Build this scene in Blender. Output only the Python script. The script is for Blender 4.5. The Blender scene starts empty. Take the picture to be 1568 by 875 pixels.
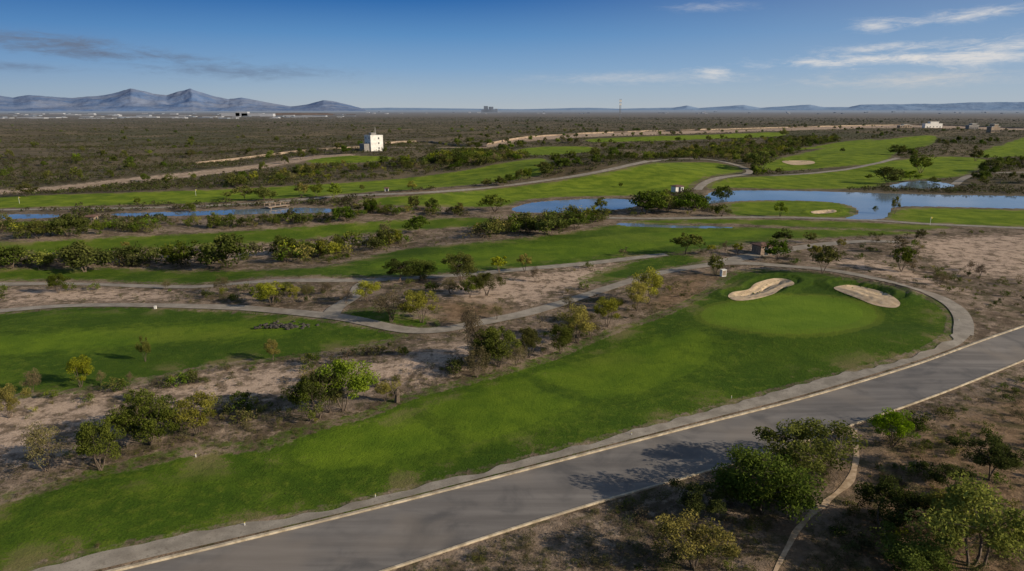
import bpy, math, random
import numpy as np
from mathutils import Vector, noise as mnoise
random.seed(7); rng=np.random.default_rng(7)
scene=bpy.context.scene
CAMZ=30.0; PITCH=math.radians(14.5); F=1045.0
# ------------------------------------------------------------------ helpers
def ray(px,py):
    px=np.asarray(px,float);py=np.asarray(py,float)
    dx=(px-784)/F; dy=(437.5-py)/F
    X=dx; Y=math.cos(PITCH)+dy*math.sin(PITCH); Z=-math.sin(PITCH)+dy*math.cos(PITCH)
    h=np.hypot(X,Y)
    return np.arctan2(X,Y), Z/h
def flat(pts):
    p=np.asarray(pts,float); a,s=ray(p[:,0],p[:,1]); s=np.minimum(s,-0.0015)
    r=CAMZ/-s
    return np.stack([r*np.sin(a),r*np.cos(a)],1)
def spline(pts,closed,n=6):
    p=np.asarray(pts,float); out=[]; N=len(p)
    rngi=range(N) if closed else range(N-1)
    for i in rngi:
        if closed: p0,p1,p2,p3=p[i-1],p[i],p[(i+1)%N],p[(i+2)%N]
        else: p0,p1,p2,p3=p[max(i-1,0)],p[i],p[i+1],p[min(i+2,N-1)]
        for k in range(n):
            t=k/n
            out.append(0.5*((2*p1)+(-p0+p2)*t+(2*p0-5*p1+4*p2-p3)*t*t+(-p0+3*p1-3*p2+p3)*t**3))
    if not closed: out.append(p[-1])
    return np.array(out)
def sdf(P,poly,m):
    """signed distance, + inside, clipped to +-m"""
    out=np.full(len(P),-m)
    lo=poly.min(0)-m; hi=poly.max(0)+m
    idx=np.where((P[:,0]>lo[0])&(P[:,0]<hi[0])&(P[:,1]>lo[1])&(P[:,1]<hi[1]))[0]
    A=poly; B=np.roll(poly,-1,0); E=B-A; L=np.maximum((E**2).sum(1),1e-9)
    for c in range(0,len(idx),15000):
        ii=idx[c:c+15000]; Q=P[ii]
        dx=Q[:,0:1]-A[None,:,0]; dy=Q[:,1:2]-A[None,:,1]
        t=np.clip((dx*E[:,0]+dy*E[:,1])/L,0,1)
        d=np.sqrt(((dx-t*E[:,0])**2+(dy-t*E[:,1])**2).min(1))
        cond=((A[None,:,1]>Q[:,1:2])!=(B[None,:,1]>Q[:,1:2]))
        ey=np.where(np.abs(E[:,1])<1e-9,1e-9,E[:,1])
        xi=A[None,:,0]+dy/ey*E[:,0]
        ins=(cond&(Q[:,0:1]<xi)).sum(1)%2==1
        out[ii]=np.clip(np.where(ins,d,-d),-m,m)
    return out
def sstep(a,b,x):
    t=np.clip((x-a)/(b-a),0,1); return t*t*(3-2*t)
def mesh_from(name,V,Fc,mats=(),mi=None,smooth=False,attrs={}):
    me=bpy.data.meshes.new(name); V=np.asarray(V,np.float32); Fc=np.asarray(Fc,np.int32)
    M,k=Fc.shape
    me.vertices.add(len(V)); me.vertices.foreach_set('co',V.ravel())
    me.loops.add(M*k); me.loops.foreach_set('vertex_index',Fc.ravel())
    me.polygons.add(M); me.polygons.foreach_set('loop_start',np.arange(M,dtype=np.int32)*k)
    for m in mats: me.materials.append(m)
    if mi is not None: me.polygons.foreach_set('material_index',np.asarray(mi,np.int32))
    me.polygons.foreach_set('use_smooth',np.full(M,bool(smooth)))
    for a,(dom,typ,val) in attrs.items():
        at=me.attributes.new(a,typ,dom); at.data.foreach_set('value',np.asarray(val))
    me.update(calc_edges=True); me.validate()
    return me
def obj(name,me,loc=(0,0,0),rz=0,sc=1,parent=None):
    o=bpy.data.objects.new(name,me); scene.collection.objects.link(o)
    o.location=loc; o.rotation_euler=(0,0,rz); o.scale=(sc,sc,sc) if not hasattr(sc,'__len__') else sc
    if parent: o.parent=parent
    return o
class NT:
    def __init__(s,t): s.t=t; t.nodes.clear()
    def n(s,typ,ins={},**pr):
        nd=s.t.nodes.new(typ)
        for k,v in pr.items(): setattr(nd,k,v)
        for k,v in ins.items(): s.set(nd.inputs[k],v)
        return nd
    def set(s,sock,v):
        if isinstance(v,bpy.types.NodeSocket): s.t.links.new(v,sock)
        elif v is not None:
            if hasattr(v,'__len__') and len(v)==3 and sock.type=='RGBA': v=(*v,1)
            sock.default_value=v
    def m(s,op,a,b=None,c=None,clamp=False):
        nd=s.t.nodes.new('ShaderNodeMath'); nd.operation=op; nd.use_clamp=clamp
        s.set(nd.inputs[0],a); s.set(nd.inputs[1],b)
        if c is not None: s.set(nd.inputs[2],c)
        return nd.outputs[0]
    def mix(s,f,a,b,bt='MIX'):
        nd=s.t.nodes.new('ShaderNodeMix'); nd.data_type='RGBA'; nd.blend_type=bt
        s.set(nd.inputs[0],f); s.set(nd.inputs[6],a); s.set(nd.inputs[7],b); return nd.outputs[2]
    def ss(s,x,a,b,lo=0.,hi=1.):
        nd=s.n('ShaderNodeMapRange',interpolation_type='SMOOTHSTEP')
        for i,v in enumerate((x,a,b,lo,hi)): s.set(nd.inputs[i],v)
        return nd.outputs[0]
    def noise(s,vec,scale,detail=4,rough=.55,dist=0):
        nd=s.n('ShaderNodeTexNoise',{'Vector':vec,'Scale':scale,'Detail':detail,'Roughness':rough,'Distortion':dist}); return nd.outputs[0]
    def attr(s,name):
        nd=s.n('ShaderNodeAttribute',attribute_name=name); return nd.outputs['Fac']
def mat(name,fn):
    m=bpy.data.materials.new(name); m.use_nodes=True; t=NT(m.node_tree)
    out=t.n('ShaderNodeOutputMaterial'); sh=fn(t); t.t.links.new(sh,out.inputs[0]); return m
def bsdf(t,col,rough=.9,spec=.2,bump=None,bs=.3,bd=.1,metal=0):
    b=t.n('ShaderNodeBsdfPrincipled',{'Base Color':col,'Roughness':rough,'Specular IOR Level':spec,'Metallic':metal})
    if bump is not None:
        bn=t.n('ShaderNodeBump',{'Strength':bs,'Distance':bd,'Height':bump}); t.t.links.new(bn.outputs[0],b.inputs['Normal'])
    return b.outputs[0]
def pos(t): return t.n('ShaderNodeNewGeometry').outputs['Position']
def radius(t,p):
    return t.n('ShaderNodeVectorMath',{0:p},operation='LENGTH').outputs['Value']
def simple(name,c,var=.2,scale=1.5,rough=.85,bs=.2):
    def fn(t):
        n=t.noise(pos(t),scale,4)
        c2=tuple(x*(1-var) for x in c); c3=tuple(min(1,x*(1+var)) for x in c)
        return bsdf(t,t.mix(t.ss(n,.3,.7),c2,c3),rough,.25,n,bs,.05)
    return mat(name,fn)
# ------------------------------------------------------------------ surveyed layout
WATER={'pond':[
 [(1072,301),(1082,293),(1120,290.5),(1200,291),(1300,294),(1400,297),(1568,300),(1800,304),(1800,323),(1568,320),(1480,318),(1400,316.5),(1372,319),(1366,328),(1358,335),(1325,337),(1288,335),(1308,327),(1303,317),(1270,310),(1200,307.5),(1140,308.5),(1100,312),(1080,315),(1069,309)],
 [(780,319),(810,310),(860,305.5),(930,303),(975,306),(985,313),(960,320),(900,325),(830,326.5),(790,325)],
 [(1358,284),(1400,277),(1440,279),(1464,284),(1450,288),(1380,289)],
 [(170,327),(300,323),(430,318),(505,319),(507,326),(440,327),(300,330.5),(200,332)],
 [(-60,330),(40,327.5),(92,328.5),(86,333.5),(0,336),(-60,337)],
 [(945,341),(1040,344.5),(1130,347),(1130,349.5),(1060,350),(960,347)]]}
TURF=[
 [(-300,958),(40,878),(150,850),(300,820),(480,788),(600,760),(780,713),(960,665),(1130,618),(1200,598),(1330,565),(1400,545),(1440,528),(1458,508),(1458,482),(1430,460),(1380,443),(1300,427),(1230,416),(1165,414),(1120,420),(1095,440),(1070,455),(1040,470),(1000,487),(950,503),(900,523),(850,545),(800,560),(740,578),(680,593),(620,610),(560,635),(500,650),(440,668),(400,682),(300,690),(220,705),(150,725),(60,750),(0,765),(-300,835)],
 [(-200,488),(0,480),(100,472),(200,470),(350,476),(450,482),(500,490),(560,500),(615,514),(560,530),(480,543),(400,553),(330,560),(260,575),(180,590),(100,600),(0,610),(-200,630)],
 [(-100,432),(100,428),(200,432),(300,435),(400,425),(500,423),(600,424),(700,418),(850,407),(950,396),(1060,385),(1150,372),(1250,365),(1350,360),(1420,358),(1340,353),(1200,350),(1100,347),(1000,345),(940,345),(880,355),(800,365),(700,374),(620,382),(560,395),(500,408),(400,414),(300,415),(200,412),(100,412),(-100,414)],
 [(890,430),(930,412),(980,398),(1040,390),(1090,397),(1060,405),(1000,417),(940,432)],
 [(-100,372),(40,371),(150,365),(300,358),(400,352),(520,343),(620,337),(740,334),(742,345),(640,352),(560,358),(450,368),(350,376),(250,380),(150,386),(0,389),(-100,390)],
 [(-100,310),(0,302),(100,298),(200,295),(350,290),(480,283),(600,275),(700,263),(770,250),(830,243),(838,255),(820,270),(740,281),(650,289),(560,295),(430,304),(300,311),(150,315),(0,319),(-100,321)],
 [(560,306),(640,299),(740,291),(830,281),(920,266),(1000,251),(1080,249),(1125,255),(1135,263),(1090,270),(1062,281),(1050,292),(1000,298),(950,300),(860,302),(800,307),(770,316),(700,317),(620,315),(560,313)],
 [(1150,271),(1200,269),(1290,261),(1370,246),(1450,240),(1510,245),(1500,258),(1470,270),(1420,274),(1360,280),(1330,287),(1250,290),(1120,288),(1090,289),(1090,281),(1120,273)],
 [(1170,250),(1230,235),(1290,222),(1370,212),(1430,208),(1425,222),(1375,233),(1350,249),(1290,255),(1200,262),(1168,258)],
 [(905,213),(1000,209),(1100,206),(1190,203),(1195,209),(1100,213),(1000,216),(910,218)],
 [(790,231),(830,225),(900,225),(920,230),(880,235),(820,238)],
 [(1115,315),(1140,309),(1200,308),(1270,310),(1300,317),(1306,326),(1288,333),(1180,331),(1125,329)],
 [(1362,336),(1385,320),(1480,320),(1568,322),(1800,325),(1800,362),(1568,348),(1450,343)],
 [(1490,240),(1540,220),(1600,205),(1700,205),(1700,235),(1560,240)],
 [(470,246),(530,239),(600,241),(580,247),(500,251)],
 [(525,484),(550,474),(600,476),(650,488),(665,497),(640,502),(590,497),(550,491)],
 [(960,339),(1100,336),(1250,338),(1340,342),(1450,347),(1400,352),(1200,347),(1130,343),(1000,342)],
 [(1200,232),(1250,224),(1300,216),(1340,214),(1290,224)],
 [(-50,346),(40,340),(90,338),(60,346),(-50,352)],
]
FAIR=[
 [(432,705),(445,675),(520,650),(622,624),(655,645),(712,682),(650,705),(560,722),(480,728)],
 [(632,620),(700,600),(795,574),(850,600),(905,618),(850,645),(780,672),(722,684),(680,655)],
 [(802,572),(900,545),(1000,520),(1060,500),(1100,520),(1090,560),(1010,598),(915,616),(860,597)],
 [(-200,520),(0,512),(200,500),(400,488),(480,495),(440,515),(300,525),(100,540),(-200,560)],
 [(560,405),(700,385),(850,368),(1000,356),(1200,353),(1150,366),(1000,382),(850,400),(650,415)],
 [(0,312),(200,303),(450,292),(650,280),(760,262),(790,265),(700,280),(500,294),(250,307)],
 [(1390,338),(1440,325),(1568,326),(1700,332),(1700,350),(1500,342)],
 [(620,308),(800,298),(950,278),(1080,258),(1100,262),(1030,285),(900,298),(760,310)],
]
GREEN=[[(1083,482),(1100,470),(1150,460),(1210,454),(1270,456),(1315,466),(1332,482),(1315,497),(1260,506),(1200,508),(1140,503),(1095,494)]]
BUNK=[[(1115,455),(1122,448),(1145,444),(1158,434),(1185,427),(1208,429),(1216,436),(1198,442),(1184,451),(1155,459),(1128,461)],
 [(1277,441),(1300,437),(1330,442),(1360,451),(1378,464),(1370,472),(1340,468),(1312,457),(1288,448)],
 [(1198,247),(1240,246.5),(1246,251),(1215,253)],
 [(1243,324),(1275,321.5),(1279,325.5),(1250,328)]]
PALE=[[(-100,600),(60,608),(180,600),(200,640),(130,680),(40,705),(-100,720)],
 [(230,600),(330,575),(460,555),(470,590),(380,615),(270,625)],
 [(1400,372),(1480,362),(1600,362),(1700,380),(1650,415),(1500,425),(1430,400)],
 [(0,445),(90,443),(250,446),(240,460),(80,463),(0,470)],
 [(670,440),(760,425),(900,410),(950,405),(890,440),(780,470),(700,462)],
 [(150,392),(330,385),(520,372),(560,366),(520,380),(380,398),(200,404)],
 [(-60,301),(80,293),(200,281),(300,271),(400,259),(470,247),(540,240),(540,236),(460,240),(400,251),(280,264),(180,274),(70,286),(-60,294)],
 [(480,560),(600,545),(720,520),(730,550),(600,590),(500,600)],
 [(1250,400),(1330,396),(1420,420),(1480,450),(1420,440),(1330,415)],
 [(740,228),(800,218),(870,212),(960,208),(1100,204),(1250,199),(1400,196),(1568,200),(1568,196),(1400,192),(1250,195),(1100,200),(960,203),(870,207),(790,213),(730,224)]]
BARE=[[(835,262),(860,248),(900,238),(960,236),(1010,243),(960,252),(900,266),(850,272)],
      [(1060,420),(1090,425),(1080,450),(1040,468),(1000,470),(1010,440)],
      [(560,300),(650,292),(760,286),(840,275),(820,283),(730,292),(620,300)],
      [(660,468),(700,462),(760,466),(778,478),(740,488),(690,492)],
      [(1320,700),(1420,655),(1568,600),(1800,560),(1800,980),(1200,980),(1210,860),(1290,770)]]
WFLAT=[flat(spline(p,True,5)) for p in WATER['pond']]
# ------------------------------------------------------------------ terrain field
rs=[0.5]
while rs[-1]<30: rs.append(rs[-1]*1.08)
while rs[-1]<420: rs.append(rs[-1]*1.0068)
while rs[-1]<2200: rs.append(rs[-1]*1.014)
while rs[-1]<60000: rs.append(rs[-1]*1.06)
rs=np.array(rs)
ang=np.concatenate([np.arange(-50,50.001,.16),np.arange(54,310,4.)]); ang=np.radians(ang)
NR,NA=len(rs),len(ang)
R,A=np.meshgrid(rs,ang,indexing='ij')
GX=(R*np.sin(A)).ravel(); GY=(R*np.cos(A)).ravel(); GP=np.stack([GX,GY],1); GR=R.ravel()
def relief(x,y):
    r=np.hypot(x,y)
    a=(np.sin(x*.071+1.3)*np.cos(y*.063+.4)+.6*np.sin(x*.13+y*.09+2)+.4*np.sin(-x*.19+y*.16))*.26
    b=(np.sin(x*.031+.5*np.sin(y*.02))*np.cos(y*.036+1)+.5*np.sin(x*.055-y*.047+2.2))*1.2
    c=(np.sin(x*.009+1)*np.cos(y*.008))*2.0
    return a*sstep(25,60,r)+b*sstep(70,180,r)*(1-sstep(900,1800,r))+c*sstep(400,800,r)*(1-sstep(1500,3000,r))
wat=np.full(len(GP),-40.)
for w in WFLAT: wat=np.maximum(wat,sdf(GP,w,40))
H=relief(GX,GY)*sstep(2,35,-wat)
def gauss(px,amp,sx,sy):
    c=flat([px])[0]; return amp*np.exp(-((GX-c[0])/sx)**2-((GY-c[1])/sy)**2)
H+= gauss((1240,485),1.3,24,16)+gauss((1400,470),1.1,9,10)+gauss((1330,525),1.,20,5)+gauss((890,262),5,60,60)+gauss((575,238),5,70,90)
H+= (gauss((1010,275),2.2,40,30)+gauss((1300,245),3,80,70)+gauss((300,300),1.5,60,30))*sstep(2,25,-wat)
H+= gauss((300,660),.9,14,6)+gauss((640,560),.8,14,5)+gauss((700,470),.8,18,8)+gauss((560,670),.6,9,6)+gauss((770,625),.6,9,6)
bunk=np.full(len(GP),-4.)
for p in BUNK: bunk=np.maximum(bunk,sdf(GP,flat(spline(p,True,5)),4))
H+= -.6*sstep(0,2.8,bunk)+.3*np.exp(-((bunk+1.2)/1.)**2)
H-= .9*sstep(0,4,wat)
HG=H.reshape(NR,NA)
NAD=int(np.sum(np.degrees(ang)<=50.01))
def interp(G,x,y):
    r=np.hypot(x,y); a=np.arctan2(x,y)
    fi=np.interp(r,rs,np.arange(NR)); fj=np.interp(a,ang[:NAD],np.arange(NAD))
    i=np.clip(fi.astype(int),0,NR-2); j=np.clip(fj.astype(int),0,NAD-2); u=fi-i; v=fj-j
    return (G[i,j]*(1-u)*(1-v)+G[i+1,j]*u*(1-v)+G[i,j+1]*(1-u)*v+G[i+1,j+1]*u*v)
def Hz(x,y): return interp(HG,np.asarray(x,float),np.asarray(y,float))
def ground(pts):
    """where the line of sight through surveyed points first meets the terrain -> world xy"""
    p=np.asarray(pts,float).reshape(-1,2); a,s=ray(p[:,0],p[:,1]); s=np.minimum(s,-.0015)
    out=np.zeros((len(p),2))
    for k in range(len(p)):
        aa=np.clip(a[k],ang[0],ang[NAD-1]); fj=np.interp(aa,ang[:NAD],np.arange(NAD)); j=min(int(fj),NAD-2); v=fj-j
        prof=HG[:,j]*(1-v)+HG[:,j+1]*v
        d=CAMZ+rs*s[k]-prof
        if a[k]!=aa: r=CAMZ/-s[k]
        else:
            q=np.where(d<0)[0]
            if len(q)==0: r=CAMZ/-s[k]
            else:
                i=q[0]; t=d[i-1]/(d[i-1]-d[i]); r=rs[i-1]+t*(rs[i]-rs[i-1])
        out[k]=(r*math.sin(a[k]),r*math.cos(a[k]))
    return out
def depth(x,y,z=0): return y*math.cos(PITCH)+(CAMZ-z)*math.sin(PITCH)
def field(polys,m,sub=5):
    f=np.full(len(GP),-float(m))
    for p in polys: f=np.maximum(f,sdf(GP,ground(spline(p,True,sub)),m))
    return f
turf=field(TURF,8); fair=field(FAIR,6); green=field(GREEN,6); pale=field(PALE,12); bare=field(BARE,12)
# ------------------------------------------------------------------ paths and roads
hardpolys=[]
def resample(P,step0=.8,k=.008):
    d=np.r_[0,np.cumsum(np.hypot(*np.diff(P,axis=0).T))]
    s=[0]
    while s[-1]<d[-1]:
        x=np.interp(s[-1],d,P[:,0]); y=np.interp(s[-1],d,P[:,1]); s.append(s[-1]+max(step0,k*math.hypot(x,y)))
    s[-1]=d[-1]; s=np.array(s)
    return np.stack([np.interp(s,d,P[:,0]),np.interp(s,d,P[:,1])],1)
def normals(P):
    T=np.gradient(P,axis=0); T/=np.maximum(np.linalg.norm(T,axis=1,keepdims=True),1e-9)
    return np.stack([-T[:,1],T[:,0]],1)
def smoothline(P,it=6):
    for _ in range(it):
        Q=P.copy(); Q[1:-1]=.25*P[:-2]+.5*P[1:-1]+.25*P[2:]; P=Q
    return P
def strip(name,L,Rr,off,material,cross=4,nx=None):
    n=len(L); t=np.linspace(0,1,cross+1)
    P=L[:,None,:]*(1-t)[None,:,None]+Rr[:,None,:]*t[None,:,None]
    X=P[...,0].ravel(); Y=P[...,1].ravel(); Z=Hz(X,Y)+off
    idx=np.arange(n*(cross+1)).reshape(n,cross+1)
    Fc=np.stack([idx[:-1,:-1],idx[:-1,1:],idx[1:,1:],idx[1:,:-1]],-1).reshape(-1,4)
    me=mesh_from(name,np.stack([X,Y,Z],1),Fc,[material],smooth=True)
    hardpolys.append(np.concatenate([L,Rr[::-1]])); return obj(name,me)
def path(name,pts,width,material,off=.06,wob=0):
    P=smoothline(resample(ground(spline(pts,False,6)))); N=normals(P); n=len(P)
    w1=width/2*(1+wob*smoothline(rng.normal(0,1,(n,1)),3)); w2=width/2*(1+wob*smoothline(rng.normal(0,1,(n,1)),3))
    return strip(name,P-N*w1,P+N*w2,off,material,3)
def concrete(t):
    p=pos(t); n=t.noise(p,.6,5); n2=t.noise(p,9,3); n3=t.noise(p,.12,3)
    c=t.mix(t.ss(n,.3,.7),(.22,.19,.15),(.35,.305,.245)); c=t.mix(t.ss(n2,.45,.8,0,.7),c,(.17,.145,.12)); c=t.mix(t.ss(n3,.5,.75,0,.6),c,(.24,.19,.14))
    c=t.mix(t.ss(t.noise(p,2.2,4,.7),.56,.68,0,.5),c,(.14,.11,.08))
    return bsdf(t,c,.9,.2,n2,.2,.02)
M_conc=mat('concrete_path',concrete)
def asphalt(t):
    p=pos(t)
    mp=t.n('ShaderNodeMapping',{'Vector':p,'Rotation':(0,0,math.radians(-28)),'Scale':(.03,.45,1)}).outputs[0]
    n=t.noise(mp,1.6,5,.6); n2=t.noise(p,.22,4,.6,.6); n3=t.noise(p,28,2); 
    c=t.mix(t.ss(n,.3,.7),(.135,.12,.107),(.215,.192,.17)); c=t.mix(t.ss(n2,.45,.7,0,.85),c,(.095,.088,.083)); c=t.mix(t.ss(n3,.5,.8,0,.35),c,(.27,.24,.21))
    n4=t.noise(p,.09,3); c=t.mix(t.ss(n4,.5,.62,0,.4),c,(.26,.215,.17))
    return bsdf(t,c,.85,.3,n3,.25,.02)
M_asph=mat('asphalt',asphalt)
def kerbf(t):
    p=pos(t); n=t.noise(p,1.2,5,.7); n2=t.noise(p,.25,3); c=t.mix(t.ss(n,.35,.65),(.30,.24,.16),(.55,.46,.33)); c=t.mix(t.ss(n2,.5,.65,0,.6),c,(.30,.25,.19)); return bsdf(t,c,.9,.2,n,.2,.03)
M_kerb=mat('kerb_concrete',kerbf)
def dirtp(t):
    p=pos(t); n=t.noise(p,.8,5); return bsdf(t,t.mix(t.ss(n,.3,.7),(.26,.185,.12),(.44,.33,.23)),.95,.1,n,.3,.05)
M_dirt=mat('dirt_track',dirtp)
M_trail=mat('trail_dust',lambda t:bsdf(t,t.mix(t.ss(t.noise(pos(t),1.5,5,.7),.35,.65),(.34,.235,.14),(.56,.41,.27)),.95,.1))
KU=[(-320,1000),(-100,942),(180,875),(400,822),(600,773),(800,722),(900,696),(1000,670),(1100,644),(1200,619),(1300,591),(1400,560),(1480,531),(1568,500),(1700,452),(1850,397)]
KL=[(-100,1110),(250,988),(590,875),(850,790),(1100,718),(1200,687),(1300,653),(1440,604),(1568,552),(1700,497),(1850,432)]
ku=smoothline(resample(ground(spline(KU,False,6))),20); kl=smoothline(resample(ground(spline(KL,False,6))),20)
def arcres(P,n):
    d=np.r_[0,np.cumsum(np.hypot(*np.diff(P,axis=0).T))]; s=np.linspace(0,d[-1],n)
    return np.stack([np.interp(s,d,P[:,0]),np.interp(s,d,P[:,1])],1)
strip('asphalt_road',arcres(kl,240),arcres(ku,240),.05,M_asph,8)
def sweep(name,P,prof,material,off=0):
    N=normals(P); n=len(P); k=len(prof)
    V=[];z0=Hz(P[:,0],P[:,1])+off
    for (u,w) in prof:
        V.append(np.stack([P[:,0]+N[:,0]*u,P[:,1]+N[:,1]*u,z0+w],1))
    V=np.stack(V,1).reshape(-1,3); idx=np.arange(n*k).reshape(n,k)
    Fc=np.stack([idx[:-1,:-1],idx[:-1,1:],idx[1:,1:],idx[1:,:-1]],-1).reshape(-1,4)
    return obj(name,mesh_from(name,V,Fc,[material]))
kp=[(-.15,-.1),(-.15,.15),(-.12,.18),(.12,.18),(.15,.15),(.15,-.1)]
sweep('road_kerb',ku,kp,M_kerb); sweep('road_kerb',kl,[(u*.7,w*.8) for u,w in kp],M_kerb)
CPU=[(-330,972),(-150,925),(40,874),(150,848),(300,817),(480,786),(600,757),(780,711),(960,663),(1130,616),(1200,597),(1330,564),(1400,545),(1440,528),(1462,506)]
CPUL=[(-325,990),(-100,935),(175,868),(395,817),(595,769),(795,718),(895,692),(995,666),(1095,640),(1195,615),(1295,587),(1395,556),(1440,541),(1470,529),(1488,512)]
def verge(a,b): 
    return arcres(smoothline(ground(spline(a,False,6)),3),260),arcres(smoothline(ground(spline(b,False,6)),3),260)
La,Lb=verge(CPUL,CPU); Lb=Lb+normals(Lb)*smoothline(rng.normal(0,.4,(260,1)),3)
strip('roadside_footpath',La,Lb,.075,M_conc,3)
path('cart_path',[(1474,512),(1476,494),(1468,477),(1444,459),(1400,443),(1330,425),(1260,413),(1200,408),(1150,404),(1105,404),(1060,410),(1000,421),(940,439),(900,452),(850,468),(800,482),(740,494),(690,504),(650,508),(612,505),(570,496),(530,488),(490,483),(440,478),(370,472),(300,470),(200,468),(100,469),(0,477),(-120,490)],2.4,M_conc,.09,.05)
path('cart_path',[(-120,437),(0,436),(100,435),(200,438),(300,440),(380,433),(450,430),(540,430),(600,428),(700,422),(800,413),(900,404),(960,397),(1020,390)],2.4,M_conc,.06,.06)
path('cart_path',[(575,429),(552,438),(546,452),(528,464),(512,474),(506,486)],2.6,M_conc,.1,.05)
path('cart_path',[(1100,404),(1140,395),(1200,384),(1260,375),(1330,370),(1380,372)],3.4,M_conc,.1,.08)
path('cart_path',[(930,334),(1000,335),(1080,334),(1180,333),(1260,335),(1340,338),(1430,344),(1568,350),(1750,362)],3,M_conc,.06,.05)
path('cart_path',[(-120,325),(0,322),(130,320),(250,318),(350,314),(440,308),(530,300),(620,297),(700,292),(780,284),(860,273),(920,263),(980,250),(1030,244),(1080,244),(1125,252),(1148,262),(1138,268),(1100,273),(1078,281),(1068,291)],3.2,M_conc,.06,.05)
path('cart_path',[(1180,269),(1240,266),(1300,259),(1345,250),(1375,242)],3.2,M_conc)
path('cart_path',[(1462,283),(1490,268),(1568,264),(1700,262)],3.2,M_conc)
path('foot_trail',[(1306,656),(1311,690),(1306,725),(1290,750),(1255,775),(1225,810),(1200,845),(1180,890)],.5,M_trail,.03,.7)
path('dirt_road',[(-120,300),(0,296),(80,289),(200,277),(300,267),(400,254),(470,242),(540,237)],6,M_dirt,.06,.4)
path('dirt_road',[(600,226),(680,226),(740,226),(800,216),(870,210),(960,206),(1100,202),(1250,198),(1400,195),(1568,200),(1700,205)],6,M_dirt,.06,.3)
hard=np.full(len(GP),-6.)
for p in hardpolys: hard=np.maximum(hard,sdf(GP,p,6))
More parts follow.
